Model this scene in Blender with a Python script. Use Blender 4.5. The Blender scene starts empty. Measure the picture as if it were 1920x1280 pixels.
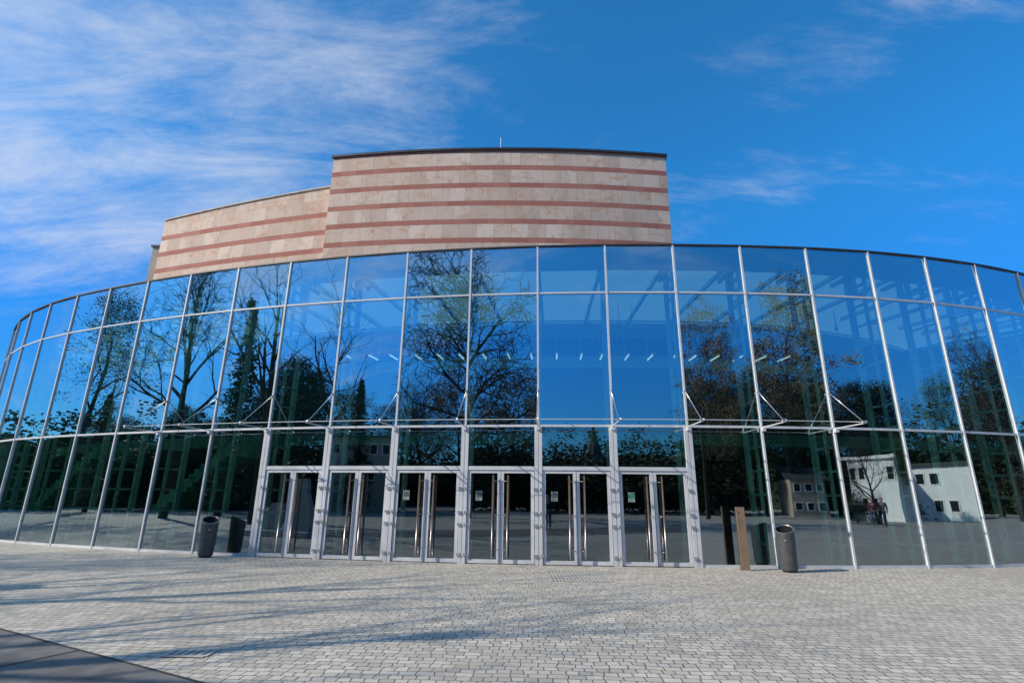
import bpy, bmesh, math, random
from mathutils import Vector, Matrix, noise as mnoise
random.seed(7)
C = bpy.context.scene.collection
PI = math.pi
# ------------------------------------------------------------------ camera & facade geometry
F = 992.75; PITCH = 0.28414; ROLL = 0.00985; H = 1.665
R = 52.70; CX = 5.214; CY = 66.96; DT = 0.037864; T0 = -0.0851
Z1, Z2, Z3, Z4 = 2.335, 3.509, 7.353, 8.827
CAMM = Matrix.Rotation(PI/2 + PITCH, 3, 'X') @ Matrix.Rotation(ROLL, 3, 'Z')
cam_d = bpy.data.cameras.new('camera'); cam = bpy.data.objects.new('camera', cam_d); C.objects.link(cam)
cam.matrix_world = Matrix.Translation((0, 0, H)) @ CAMM.to_4x4()
cam_d.sensor_width = 36; cam_d.lens = F/1920*36; cam_d.clip_start = 0.1; cam_d.clip_end = 6000
bpy.context.scene.camera = cam

def ray(px, py):
    return (CAMM @ Vector(((px-960)/F, (640-py)/F, -1))).normalized()
def wp(px, py, z=0.0):
    d = ray(px, py); t = (z-H)/d.z
    return Vector((d.x*t, d.y*t, z))
def z_at(px, py, xy):
    d = ray(px, py); t = math.hypot(xy[0], xy[1])/math.hypot(d.x, d.y)
    return H + t*d.z
def th_k(k): return T0 + (k-4)*DT
# plan of the facade: one large arc that bends more tightly towards both ends
TL, RL = th_k(-5), 22.0
TRR, RR = th_k(8), 29.0
def ang(th):
    if th < TL: return TL + (th-TL)*R/RL
    if th > TRR: return TRR + (th-TRR)*R/RR
    return th
def P(th, r=R, z=0.0):
    if th < TL: t0, r2 = TL, RL
    elif th > TRR: t0, r2 = TRR, RR
    else: return Vector((CX + r*math.sin(th), CY - r*math.cos(th), z))
    cx, cy = CX + (R-r2)*math.sin(t0), CY - (R-r2)*math.cos(t0); a = ang(th); q = r-(R-r2)
    return Vector((cx + q*math.sin(a), cy - q*math.cos(a), z))
def mirror(px, py, dist):
    """world point seen in the glass at that place of the facade, dist metres in front of the pane"""
    d = ray(px, py); dh = Vector((d.x, d.y)); L = dh.length; tz = d.z/L; dh /= L
    best = None
    for k in range(-12, 18):
        p, q = P(th_k(k)), P(th_k(k+1)); e = Vector((q.x-p.x, q.y-p.y)); n = Vector((e.y,-e.x)).normalized()
        dn = dh.dot(n)
        if dn > -1e-3: continue
        t = Vector((p.x,p.y)).dot(n)/dn; hit = dh*t; s = (hit-Vector((p.x,p.y))).dot(e)/e.length_squared
        if t > 0 and 0 <= s <= 1 and (best is None or t < best[0]): best = (t, hit, n)
    t, hit, n = best
    r = dh - 2*dh.dot(n)*n; p = hit + r*dist
    return Vector((p.x, p.y, H + (t+dist)*tz))

# ------------------------------------------------------------------ node helper & materials
class NT:
    def __init__(s, nt): s.nt = nt; s.n = nt.nodes; s.l = nt.links
    def add(s, t, **kw):
        x = s.n.new(t)
        for k, v in kw.items(): setattr(x, k, v)
        return x
    def put(s, sock, v):
        if isinstance(v, bpy.types.NodeSocket): s.l.new(v, sock)
        elif v is not None: sock.default_value = v
    def m(s, op, a, b=None, c=None):
        x = s.add('ShaderNodeMath', operation=op); s.put(x.inputs[0], a); s.put(x.inputs[1], b)
        if c is not None: s.put(x.inputs[2], c)
        return x.outputs[0]
    def mix(s, f, a, b, mode='MIX'):
        x = s.add('ShaderNodeMix', data_type='RGBA', blend_type=mode)
        s.put(x.inputs[0], f); s.put(x.inputs[6], a); s.put(x.inputs[7], b); return x.outputs[2]
    def noise(s, vec, scale, detail=4, rough=.55, dist=0):
        x = s.add('ShaderNodeTexNoise'); s.put(x.inputs['Vector'], vec)
        x.inputs['Scale'].default_value = scale; x.inputs['Detail'].default_value = detail
        x.inputs['Roughness'].default_value = rough; x.inputs['Distortion'].default_value = dist
        return x.outputs[0]
    def ramp(s, v, lo, hi, a=0., b=1.):
        x = s.add('ShaderNodeMapRange', interpolation_type='SMOOTHSTEP'); s.put(x.inputs[0], v)
        x.inputs[1].default_value = lo; x.inputs[2].default_value = hi; x.inputs[3].default_value = a; x.inputs[4].default_value = b
        return x.outputs[0]
    def mapping(s, vec, rot=(0,0,0), sc=(1,1,1), loc=(0,0,0)):
        x = s.add('ShaderNodeMapping'); s.put(x.inputs[0], vec)
        x.inputs['Rotation'].default_value = rot; x.inputs['Scale'].default_value = sc; x.inputs['Location'].default_value = loc
        return x.outputs[0]
def newmat(name):
    m = bpy.data.materials.new(name); m.use_nodes = True; m.node_tree.nodes.clear()
    N = NT(m.node_tree); out = N.add('ShaderNodeOutputMaterial'); return m, N, out
def c4(c): return (c[0], c[1], c[2], 1)
def mat(name, col, rough=.6, metal=0, var=.25, scale=3, bump=0, bscale=40, spec=.4):
    m, N, out = newmat(name); b = N.add('ShaderNodeBsdfPrincipled'); tc = N.add('ShaderNodeTexCoord').outputs['Object']
    n = N.noise(tc, scale, 6, .6)
    d = tuple(x*(1-var) for x in col); e = tuple(min(1, x*(1+var)) for x in col)
    N.put(b.inputs['Base Color'], N.mix(N.ramp(n, .3, .7), c4(d), c4(e)))
    b.inputs['Roughness'].default_value = rough; b.inputs['Metallic'].default_value = metal
    b.inputs['Specular IOR Level'].default_value = spec
    if bump:
        bp = N.add('ShaderNodeBump'); bp.inputs['Strength'].default_value = bump; bp.inputs['Distance'].default_value = .02
        N.l.new(N.noise(tc, bscale, 4), bp.inputs['Height']); N.l.new(bp.outputs[0], b.inputs['Normal'])
    N.l.new(b.outputs[0], out.inputs[0]); return m
def emit(name, col, s):
    m, N, out = newmat(name); e = N.add('ShaderNodeEmission'); e.inputs[0].default_value = c4(col); e.inputs[1].default_value = s
    N.l.new(e.outputs[0], out.inputs[0]); return m
def glassmat(name, tint, base, k, gcol=(.74,.90,1.0)):
    m, N, out = newmat(name)
    tr = N.add('ShaderNodeBsdfTransparent'); tr.inputs[0].default_value = c4(tint)
    gl = N.add('ShaderNodeBsdfGlossy'); gl.inputs['Color'].default_value = c4(gcol); gl.inputs['Roughness'].default_value = 0.0
    fr = N.add('ShaderNodeFresnel'); fr.inputs[0].default_value = 1.5
    tc = N.add('ShaderNodeTexCoord').outputs['Object']
    bp = N.add('ShaderNodeBump'); bp.inputs['Strength'].default_value = .06; bp.inputs['Distance'].default_value = .02
    N.l.new(N.noise(tc, .9, 2, .4), bp.inputs['Height']); N.l.new(bp.outputs[0], gl.inputs['Normal'])
    f = N.m('MINIMUM', N.m('MULTIPLY_ADD', fr.outputs[0], k, base), .95)
    mx = N.add('ShaderNodeMixShader'); N.l.new(f, mx.inputs[0]); N.l.new(tr.outputs[0], mx.inputs[1]); N.l.new(gl.outputs[0], mx.inputs[2])
    N.l.new(mx.outputs[0], out.inputs[0]); return m
def transl(name, col):
    m, N, out = newmat(name); t = N.add('ShaderNodeBsdfTranslucent'); d = N.add('ShaderNodeBsdfDiffuse')
    tc = N.add('ShaderNodeTexCoord').outputs['Object']; cc = N.mix(N.noise(tc, 1.5), c4([x*.9 for x in col]), c4(col))
    N.l.new(cc, t.inputs[0]); N.l.new(cc, d.inputs[0])
    mx = N.add('ShaderNodeMixShader'); mx.inputs[0].default_value = .4; N.l.new(t.outputs[0], mx.inputs[1]); N.l.new(d.outputs[0], mx.inputs[2])
    N.l.new(mx.outputs[0], out.inputs[0]); return m

M = {}
M['alu'] = mat('white_aluminium', (.60,.605,.61), .4, 0, .08, 2)
M['steel'] = mat('brushed_steel', (.60,.59,.57), .32, .8, .12, 8)
M['handle'] = mat('handle_steel', (.36,.29,.25), .3, .8, .1, 8)
M['whitesteel'] = mat('painted_steel', (.62,.78,.73), .45, 0, .06, 2)
M['ceiling'] = mat('ceiling_paint', (.76,.84,.83), .8, 0, .05, .5)
M['darkfloor'] = mat('foyer_floor', (.04,.04,.038), .35, 0, .2, .7)
M['innerwall'] = mat('foyer_wall', (.018,.023,.026), .8, 0, .3, .3)
M['greenwall'] = mat('green_foyer_wall', (.032,.105,.080), .8, 0, .45, .5)
M['paleband'] = mat('pale_wall', (.46,.70,.75), .8, 0, .1, .4)
M['slab'] = mat('gallery_slab', (.16,.30,.23), .7, 0, .1, 1)
M['rail'] = mat('dark_railing', (.02,.022,.022), .5, 0, .2, 3)
M['greenstair'] = mat('stair_green', (.26,.56,.42), .6, 0, .12, 1.5)
M['roofdark'] = mat('dark_metal_roof', (.045,.047,.05), .5, .2, .2, 2)
M['added_skylight'] = transl('added_frosted_skylight', (.27,.37,.37))  # translucent sheet, added so the foyer behind the glass gets brighter
M['bin'] = mat('bin_grey', (.085,.09,.095), .45, .3, .15, 6, .05, 60)
M['binrim'] = mat('bin_rim', (.16,.165,.17), .4, .4, .1, 6)
M['black'] = mat('black_opening', (.006,.006,.006), .9, 0, .1)
M['tan'] = mat('tan_metal', (.25,.17,.11), .5, .2, .12, 3, .04, 30)
M['brownside'] = mat('dark_side', (.05,.042,.036), .5, .2, .15, 3)
M['paper'] = mat('white_paper', (.34,.36,.35), .8, 0, .05)
M['ink'] = mat('paper_ink', (.07,.09,.10), .8, 0, .1)
M['greenink'] = mat('green_ink', (.05,.25,.15), .8, 0, .1)
M['posterblue'] = mat('poster_blue', (.03,.10,.22), .6, 0, .3, 2)
M['asphalt'] = mat('asphalt', (.14,.135,.128), .85, 0, .35, 2.2, .35, 90)
M['joint'] = mat('joint', (.045,.043,.04), .9, 0, .2)
M['grate'] = mat('grate_iron', (.42,.39,.345), .7, 0, .2, 9)
M['pit'] = mat('grate_pit', (.20,.185,.16), .9, 0, .2, 9)
M['bark'] = mat('bark', (.036,.031,.026), .9, 0, .35, 4)
M['leafgreen'] = mat('leaf_green', (.050,.095,.025), .7, 0, .6, .9)
M['leafdark'] = mat('leaf_dark', (.026,.042,.018), .7, 0, .7, .5)
M['leafautumn'] = mat('leaf_autumn', (.17,.105,.042), .7, 0, .6, .9)
M['housewhite'] = mat('white_render', (.90,.89,.85), .85, 0, .05, .7)
M['housebeige'] = mat('beige_render', (.42,.37,.29), .85, 0, .1, .7)
M['slate'] = mat('slate', (.05,.06,.065), .7, 0, .2, 2)
M['darkpane'] = mat('dark_pane', (.02,.025,.03), .1, 0, .1)
M['concrete'] = mat('pale_concrete', (.36,.37,.38), .7, 0, .12, 1.2)
M['copestone'] = mat('pale_coping', (.54,.44,.36), .8, 0, .15, 2)
M['skin'] = mat('skin', (.50,.31,.23), .6, 0, .06); M['hair'] = mat('hair', (.035,.024,.017), .8, 0, .2)
M['navy'] = mat('navy_cloth', (.03,.04,.07), .9, 0, .2, 8); M['denim'] = mat('denim', (.06,.08,.13), .9, 0, .2, 8)
M['redcloth'] = mat('red_cloth', (.16,.04,.04), .9, 0, .2, 8); M['greycloth'] = mat('grey_cloth', (.16,.16,.17), .9, 0, .2, 8)
M['tube'] = emit('lamp_white', (1,.98,.92), 1.3); M['bulb'] = mat('lamp_globe', (.45,.50,.48), .15, 0, .05)
M['glass'] = glassmat('solar_glass', (.46,.84,.82), .47, .9)
M['glasslow'] = glassmat('lower_glass', (.42,.74,.61), .31, .9)
M['glassdoor'] = glassmat('door_glass', (.45,.62,.58), .21, .9)

# sandstone with red courses, uv in metres
BAND = 1.217; ZB = 20.84
def stone(name, zmax=99.):
    m, N, out = newmat(name); b = N.add('ShaderNodeBsdfPrincipled')
    uv = N.add('ShaderNodeTexCoord').outputs['UV']; sp = N.add('ShaderNodeSeparateXYZ'); N.l.new(uv, sp.inputs[0])
    u, v = sp.outputs[0], sp.outputs[1]
    vv = N.m('DIVIDE', N.m('SUBTRACT', v, ZB-.17-BAND*20), BAND)
    row = N.m('FLOOR', vv); fr = N.m('FRACT', vv)
    red = N.m('MULTIPLY', N.m('LESS_THAN', fr, .27), N.m('LESS_THAN', v, zmax))
    uu = N.m('DIVIDE', N.m('ADD', u, N.m('MULTIPLY', N.m('FRACT', N.m('MULTIPLY', row, .37)), 1.0)), 1.02)
    col = N.m('FLOOR', uu); fu = N.m('FRACT', uu)
    cb = N.add('ShaderNodeCombineXYZ'); N.l.new(col, cb.inputs[0]); N.l.new(row, cb.inputs[1]); N.l.new(red, cb.inputs[2])
    wn = N.add('ShaderNodeTexWhiteNoise', noise_dimensions='3D'); N.l.new(cb.outputs[0], wn.inputs[0])
    j = N.m('MAXIMUM', N.m('LESS_THAN', fu, .018), N.m('LESS_THAN', N.m('ABSOLUTE', N.m('SUBTRACT', fr, .27)), .008))
    j = N.m('MAXIMUM', j, N.m('LESS_THAN', fr, .010))
    # veins shift from tile to tile
    sh = N.add('ShaderNodeVectorMath', operation='MULTIPLY_ADD'); N.l.new(wn.outputs[1], sh.inputs[0]); sh.inputs[1].default_value = (5,5,0); N.l.new(uv, sh.inputs[2])
    st = N.noise(N.mapping(sh.outputs[0], rot=(0,0,.6), sc=(.8,1.3,1)), 1.0, 8, .66, 1.2)
    st2 = N.noise(N.mapping(uv, sc=(1.0,.5,1), loc=(4,9,0)), .6, 7, .66, .6)
    drip = N.noise(N.mapping(uv, sc=(5,.25,1)), 1, 6, .7, .3)
    fine = N.noise(uv, 9, 6, .7)
    light = N.mix(wn.outputs[0], (.62,.44,.335,1), (.79,.61,.485,1))
    light = N.mix(N.ramp(st, .50, .66, 0, .80), light, (.60,.32,.18,1))
    light = N.mix(N.ramp(st2, .49, .68, 0, .55), light, (.44,.31,.24,1))
    light = N.mix(N.ramp(drip, .52, .72, 0, .45), light, (.38,.265,.21,1))
    redc = N.mix(wn.outputs[0], (.40,.135,.10,1), (.49,.195,.145,1))
    redc = N.mix(N.ramp(st, .5, .75, 0, .35), redc, (.33,.12,.09,1))
    redc = N.mix(N.ramp(drip, .54, .76, 0, .4), redc, (.24,.115,.09,1))
    cc = N.mix(red, light, redc)
    cc = N.mix(N.ramp(fine, .35, .7, .0, .22), cc, (.36,.25,.185,1))
    cc = N.mix(N.m('MULTIPLY', j, .55), cc, (.19,.135,.105,1))
    N.l.new(cc, b.inputs['Base Color']); b.inputs['Roughness'].default_value = .8; b.inputs['Specular IOR Level'].default_value = .2
    bp = N.add('ShaderNodeBump'); bp.inputs['Strength'].default_value = .25; bp.inputs['Distance'].default_value = .015
    N.l.new(N.m('SUBTRACT', N.m('MULTIPLY', fine, .4), j), bp.inputs['Height']); N.l.new(bp.outputs[0], b.inputs['Normal'])
    N.l.new(b.outputs[0], out.inputs[0]); return m
M['stone'] = stone('banded_sandstone')
M['stonewing'] = stone('banded_sandstone_plain_top', ZB-2*BAND+.6)

# granite setts
def setts():
    m, N, out = newmat('granite_setts'); b = N.add('ShaderNodeBsdfPrincipled')
    tc = N.add('ShaderNodeTexCoord').outputs['Object']
    wob = N.add('ShaderNodeTexNoise'); wob.inputs['Scale'].default_value = 2.6; wob.inputs['Detail'].default_value = 5; N.l.new(tc, wob.inputs['Vector'])
    sub = N.add('ShaderNodeVectorMath', operation='SUBTRACT'); N.l.new(wob.outputs[1], sub.inputs[0]); sub.inputs[1].default_value = (.5,.5,.5)
    sc = N.add('ShaderNodeVectorMath', operation='SCALE'); N.l.new(sub.outputs[0], sc.inputs[0]); sc.inputs['Scale'].default_value = .12
    ad = N.add('ShaderNodeVectorMath', operation='ADD'); N.l.new(tc, ad.inputs[0]); N.l.new(sc.outputs[0], ad.inputs[1])
    br = N.add('ShaderNodeTexBrick'); br.offset = .5; br.squash = 1.4; br.squash_frequency = 3
    N.l.new(N.mapping(ad.outputs[0], rot=(0,0,.05)), br.inputs['Vector'])
    br.inputs['Scale'].default_value = 1; br.inputs['Brick Width'].default_value = .13; br.inputs['Row Height'].default_value = .12
    br.inputs['Mortar Size'].default_value = .008; br.inputs['Mortar Smooth'].default_value = .5; br.inputs['Bias'].default_value = 0
    br.inputs['Color1'].default_value = (.43,.39,.325,1); br.inputs['Color2'].default_value = (.64,.58,.49,1); br.inputs['Mortar'].default_value = (.12,.105,.085,1)
    big = N.noise(tc, .30, 6, .62); med = N.noise(tc, 4, 6, .62); fine = N.noise(tc, 60, 4, .6)
    c = N.mix(N.ramp(big, .42, .68, 0, .45), br.outputs[0], (.33,.295,.24,1))
    c = N.mix(N.ramp(med, .45, .72, 0, .38), c, (.31,.275,.225,1))
    c = N.mix(N.ramp(fine, .4, .7, 0, .25), c, (.26,.23,.185,1))
    N.l.new(c, b.inputs['Base Color']); b.inputs['Roughness'].default_value = .8; b.inputs['Specular IOR Level'].default_value = .2
    bp = N.add('ShaderNodeBump'); bp.inputs['Strength'].default_value = .6; bp.inputs['Distance'].default_value = .012
    hgt = N.m('ADD', N.m('SUBTRACT', 1.0, br.outputs[1]), N.m('MULTIPLY', fine, .3)); N.l.new(hgt, bp.inputs['Height']); N.l.new(bp.outputs[0], b.inputs['Normal'])
    N.l.new(b.outputs[0], out.inputs[0]); return m
M['setts'] = setts()

# ------------------------------------------------------------------ mesh builder
class MB:
    def __init__(s): s.v = []; s.f = []; s.uv = {}
    def quad(s, a, b, c, d, uv=None):
        i = len(s.v); s.v += [Vector(a), Vector(b), Vector(c), Vector(d)]
        if uv: s.uv[len(s.f)] = uv
        s.f.append((i, i+1, i+2, i+3)); return s
    def poly(s, pts):
        i = len(s.v); s.v += [Vector(p) for p in pts]; s.f.append(tuple(range(i, i+len(pts)))); return s
    def obox(s, o, ex, ey, s0, s1, o0, o1, z0, z1):
        """box in a local frame: ex along, ey outwards"""
        i = len(s.v); ez = Vector((0,0,1)); o = Vector(o)
        for z in (z0, z1):
            for a, b in ((s0,o0),(s1,o0),(s1,o1),(s0,o1)): s.v.append(o + ex*a + ey*b + ez*z)
        for q in ((0,3,2,1),(4,5,6,7),(0,1,5,4),(1,2,6,5),(2,3,7,6),(3,0,4,7)): s.f.append(tuple(i+j for j in q))
        return s
    def box(s, x0, x1, y0, y1, z0, z1): return s.obox((0,0,0), Vector((1,0,0)), Vector((0,1,0)), x0, x1, y0, y1, z0, z1)
    def tube(s, pts, rad, n=8, cap=True):
        pts = [Vector(p) for p in pts]; rad = rad if isinstance(rad, (list, tuple)) else [rad]*len(pts)
        base = len(s.v)
        for i, p in enumerate(pts):
            t = (pts[min(i+1, len(pts)-1)] - pts[max(i-1, 0)]).normalized()
            a = t.cross(Vector((0,0,1)) if abs(t.z) < .9 else Vector((1,0,0))).normalized(); b = t.cross(a)
            for j in range(n):
                w = 2*PI*j/n; s.v.append(p + (a*math.cos(w) + b*math.sin(w))*rad[i])
        for i in range(len(pts)-1):
            for j in range(n):
                s.f.append((base+i*n+j, base+i*n+(j+1)%n, base+(i+1)*n+(j+1)%n, base+(i+1)*n+j))
        if cap:
            s.f.append(tuple(base+j for j in range(n))); s.f.append(tuple(base+(len(pts)-1)*n+j for j in reversed(range(n))))
        return s
    def arcbox(s, r0, r1, z0, z1, t0, t1, n):
        base = len(s.v)
        for i in range(n+1):
            t = t0 + (t1-t0)*i/n
            for r, z in ((r0,z0),(r1,z0),(r1,z1),(r0,z1)): s.v.append(P(t, r, z))
        for i in range(n):
            a = base+4*i; b = a+4
            for j in range(4): s.f.append((a+j, a+(j+1)%4, b+(j+1)%4, b+j))
        s.f.append((base, base+3, base+2, base+1)); e = base+4*n; s.f.append((e, e+1, e+2, e+3))
        return s
    def prism(s, outline, z0, z1, uvs=None):
        """z0, z1 a number or one height per outline point"""
        n = len(outline); zt = z1 if isinstance(z1, (list, tuple)) else [z1]*n; zb = z0 if isinstance(z0, (list, tuple)) else [z0]*n
        if uvs:
            uvs = list(uvs)
            while len(uvs) < n+1:
                i = len(uvs); uvs.append(uvs[-1]+(Vector(outline[i%n])-Vector(outline[i-1])).length)
        for i in range(n):
            k = (i+1) % n; a, b = outline[i], outline[k]
            uv = None
            if uvs:
                ua, ub = uvs[i], uvs[i+1]
                uv = ((ua,zb[i]),(ub,zb[k]),(ub,zt[k]),(ua,zt[i]))
            s.quad((a[0],a[1],zb[i]),(b[0],b[1],zb[k]),(b[0],b[1],zt[k]),(a[0],a[1],zt[i]), uv)
        s.poly([(p[0],p[1],zt[i]) for i, p in enumerate(outline)]); s.poly([(outline[i][0],outline[i][1],zb[i]) for i in reversed(range(n))])
        return s
    def build(s, name, m, parent=None, loc=(0,0,0), smooth=False, uv=False):
        me = bpy.data.meshes.new(name); L = Vector(loc)
        me.from_pydata([tuple(v-L) for v in s.v], [], s.f); me.update()
        if uv:
            l = me.uv_layers.new(name='UVMap')
            for p in me.polygons:
                q = s.uv.get(p.index)
                for j, li in enumerate(p.loop_indices): l.data[li].uv = q[j] if q else (0, 0)
        if smooth:
            for p in me.polygons: p.use_smooth = True
        me.materials.append(m)
        o = bpy.data.objects.new(name, me); C.objects.link(o)
        if parent: o.parent = parent
        elif any(loc): o.location = loc
        return o
def tag(o, label=None, cat=None, group=None, kind=None):
    if label: o['label'] = label
    if cat: o['category'] = cat
    if group: o['group'] = group
    if kind: o['kind'] = kind
    return o
def thing(name, label, cat, loc=(0,0,0), group=None):
    o = bpy.data.objects.new(name, None); C.objects.link(o); o.location = loc; o.empty_display_size = .2
    return tag(o, label, cat, group)
def copy_tree(o, parent=None):
    c = o.copy(); C.objects.link(c)
    if parent: c.parent = parent
    for ch in list(o.children): copy_tree(ch, c)
    return c

# ------------------------------------------------------------------ ground
g = MB(); S = 1500
g.quad((-S,-S,0),(S,-S,0),(S,S,0),(-S,S,0)); tag(g.build('plaza', M['setts']), kind='structure')
a, b = wp(0,1180), wp(372,1280); d = (b-a).normalized(); nrm = Vector((d.y,-d.x,0))
if nrm.y > 0: nrm = -nrm
pth = MB(); A0 = a - d*6; B0 = b + d*14
pth.quad(A0+Vector((0,0,.004)), A0+nrm*5+Vector((0,0,.004)), B0+nrm*5+Vector((0,0,.004)), B0+Vector((0,0,.004)))
tag(pth.build('path', M['asphalt']), kind='structure')
jm = MB()
for q in (wp(70,1235),):
    s0 = (q-a).dot(d); o = a + d*s0
    jm.quad(o+Vector((0,0,.008)), o+d*.03+Vector((0,0,.008)), o+d*.03+nrm*5+Vector((0,0,.008)), o+nrm*5+Vector((0,0,.008)))
jm.quad(A0-nrm*.03+Vector((0,0,.008)), A0+Vector((0,0,.008)), B0+Vector((0,0,.008)), B0-nrm*.03+Vector((0,0,.008)))
tag(jm.build('path_joint', M['joint']), kind='structure')

# ------------------------------------------------------------------ the concert hall
HL = Vector((1.5, 14.4, 0))
hall = thing('concert_hall', 'curved glass fronted concert hall with a banded sandstone tower rising behind its roof', 'building', HL)
def part(mb, name, m, parent=None, **k): return mb.build(name, m, parent or hall, HL, **k)
K0, K1 = -13, 16
def frame(k):
    """frame of bay k: origin, along, outwards, width"""
    p, q = P(th_k(k)), P(th_k(k+1)); w = (q-p).length; ex = (q-p)/w; return p, ex, Vector((ex.y, -ex.x, 0)), w
def radial(k):
    t = ang(th_k(k)); return P(th_k(k)), Vector((math.cos(t), math.sin(t), 0)), Vector((math.sin(t), -math.cos(t), 0))
DOORS = range(0, 6)
for k in range(K0, K1):
    o, ex, n, w = frame(k)
    rows = [(0.06, Z2, 'glasslow'), (Z2, Z3, 'glass'), (Z3, Z4, 'glass')]
    if k in DOORS: rows[0] = (Z1, Z2, 'glasslow')
    for z0, z1, gm in rows:
        j = [random.gauss(0, .0020) for _ in range(2)]
        pts = [o+n*(-w*j[0]/2 - (z1-z0)*j[1]/2)+Vector((0,0,z0)), o+ex*w+n*(w*j[0]/2 - (z1-z0)*j[1]/2)+Vector((0,0,z0)),
               o+ex*w+n*(w*j[0]/2 + (z1-z0)*j[1]/2)+Vector((0,0,z1)), o+n*(-w*j[0]/2 + (z1-z0)*j[1]/2)+Vector((0,0,z1))]
        part(MB().quad(*pts), 'window_pane', M[gm])
for k in range(K0, K1+1):
    o, ex, n = radial(k)
    mb = MB().obox(o, ex, n, -.025, .025, -.10, .045, Z2 if 0 <= k <= 6 else 0, Z4)
    if 0 <= k <= 6: mb.obox(o, ex, n, -.10, -.008, -.12, .05, 0, Z2).obox(o, ex, n, .008, .10, -.12, .05, 0, Z2).obox(o, ex, n, -.008, .008, -.12, .03, 0, Z2)
    part(mb, 'mullion', M['alu'])
    cm = MB().obox(o, ex, n, -.05, .05, -1.05, -.88, .031, Z4-.50).obox(o, ex, n, -.03, .03, -.45, -.36, .031, Z4-1.25)
    for z in [x*.62+.5 for x in range(12)]: cm.obox(o, ex, n, -.015, .015, -.88, -.10, z, z+.06)
    part(cm, 'column', M['whitesteel'])
    # a holed fin plate between glass and column, then a shallow beam under the ceiling
    RD = -9.1 if -6 <= k <= 9 else -5.0
    bm_ = MB().obox(o, ex, n, -.05, .05, RD, -.12, Z4-.26, Z4-.13).obox(o, ex, n, -.05, .05, -1.6, -.30, Z4-.50, Z4-.38)
    bm_.obox(o, ex, n, -.02, .02, -.80, -.62, Z4-1.25, Z4-.26).obox(o, ex, n, -.02, .02, -.36, -.22, Z4-1.25, Z4-.26)
    for z in (1.25, .92, .60, .34): bm_.obox(o, ex, n, -.02, .02, -.62, -.36, Z4-z, Z4-z+.10)
    part(bm_, 'roof_beam', M['whitesteel'])
tA, tB = th_k(K0), th_k(K1); nb = (K1-K0)
part(MB().arcbox(R-.10, R+.03, Z3-.024, Z3+.024, tA, tB, nb), 'transom', M['alu'])
part(MB().arcbox(R-.10, R+.03, Z2-.030, Z2+.030, tA, tB, nb), 'transom', M['alu'])
part(MB().arcbox(R-.10, R+.03, 0.0, .07, tA, th_k(0), -K0), 'sill', M['alu'])
part(MB().arcbox(R-.10, R+.03, 0.0, .07, th_k(6), tB, K1-6), 'sill', M['alu'])
for k in DOORS:
    o, ex, n, w = frame(k)
    part(MB().obox(o, ex, n, .10, w-.10, -.10, .04, Z1, Z1+.10), 'door_lintel', M['alu'])
    for side in (0, 1):
        s0, s1 = (.115, w/2-.006) if side == 0 else (w/2+.006, w-.115)
        dm = MB().obox(o, ex, n, s0, s0+.075, -.05, .02, .02, Z1-.01).obox(o, ex, n, s1-.085, s1, -.05, .02, .02, Z1-.01)
        dm.obox(o, ex, n, s0+.075, s1-.085, -.05, .02, Z1-.08, Z1-.01).obox(o, ex, n, s0+.075, s1-.085, -.05, .02, .02, .11)
        door = part(dm, 'door', M['alu'])
        part(MB().quad(*[o+ex*x-n*.015+Vector((0,0,z)) for x, z in ((s0+.075,.11),(s1-.085,.11),(s1-.085,Z1-.08),(s0+.075,Z1-.08))]), 'door_glass', M['glassdoor'], door)
        hx = s1-.19 if side == 0 else s0+.19
        hp = o+ex*hx+n*.11
        hm = MB().tube([hp+Vector((0,0,.16)), hp+Vector((0,0,2.20))], .024, 12)
        for z in (.35, 1.2, 2.05): hm.tube([o+ex*(s1-.045 if side == 0 else s0+.045)+n*.015+Vector((0,0,z)), hp+Vector((0,0,z))], .010, 8)
        part(hm, 'handle', M['handle'], door, smooth=True)
        for z in (.22, .95, 1.25, 1.85):
            x = s0-.03 if side == 0 else s1+.03
            part(MB().obox(o, ex, n, x-.045, x+.045, .052, .085, z-.035, z+.035), 'hinge', M['steel'], door)
        if (k, side) in ((2,0),(3,0),(4,0),(5,0)):
            cx_ = s0+.30
            nt = part(MB().obox(o, ex, n, cx_-.085, cx_+.085, -.008, -.004, 1.55, 1.79), 'notice', M['paper'], door)
            nk = MB().obox(o, ex, n, cx_-.07, cx_+.07, -.003, -.001, 1.63, 1.77)
            for q in range(3): nk.obox(o, ex, n, cx_-.065, cx_+.05-.03*q, -.003, -.001, 1.565+q*.02, 1.573+q*.02)
            part(nk, 'notice_print', M['ink'] if k != 5 else M['greenink'], door)
# outriggers with tie rods above the doors
for k in range(-2, 9):
    o, ex, n = radial(k)
    am = MB().obox(o, ex, n, -.014, .014, .045, 1.22, Z2-.03, Z2-.008).obox(o, ex, n, -.045, .045, .045, .16, Z2-.12, Z2-.03)
    part(am, 'support_arm', M['alu'])
    zt = Z2+.98
    part(MB().tube([o+n*1.2+Vector((0,0,Z2-.01)), o+n*.03+Vector((0,0,zt))], .012, 8).tube([o+n*.02+Vector((0,0,zt)), o+n*.09+Vector((0,0,zt-.05))], .03, 8)
         .tube([o+n*1.2-ex*.045+Vector((0,0,Z2+.015)), o+n*1.2+ex*.045+Vector((0,0,Z2+.015))], .036, 8), 'tie_rod', M['steel'], smooth=True)
part(MB().tube([P(th_k(-2+i/4), R+1.2, Z2+.01) for i in range(41)], .010, 6), 'support_rail', M['alu'], smooth=True)
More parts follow.
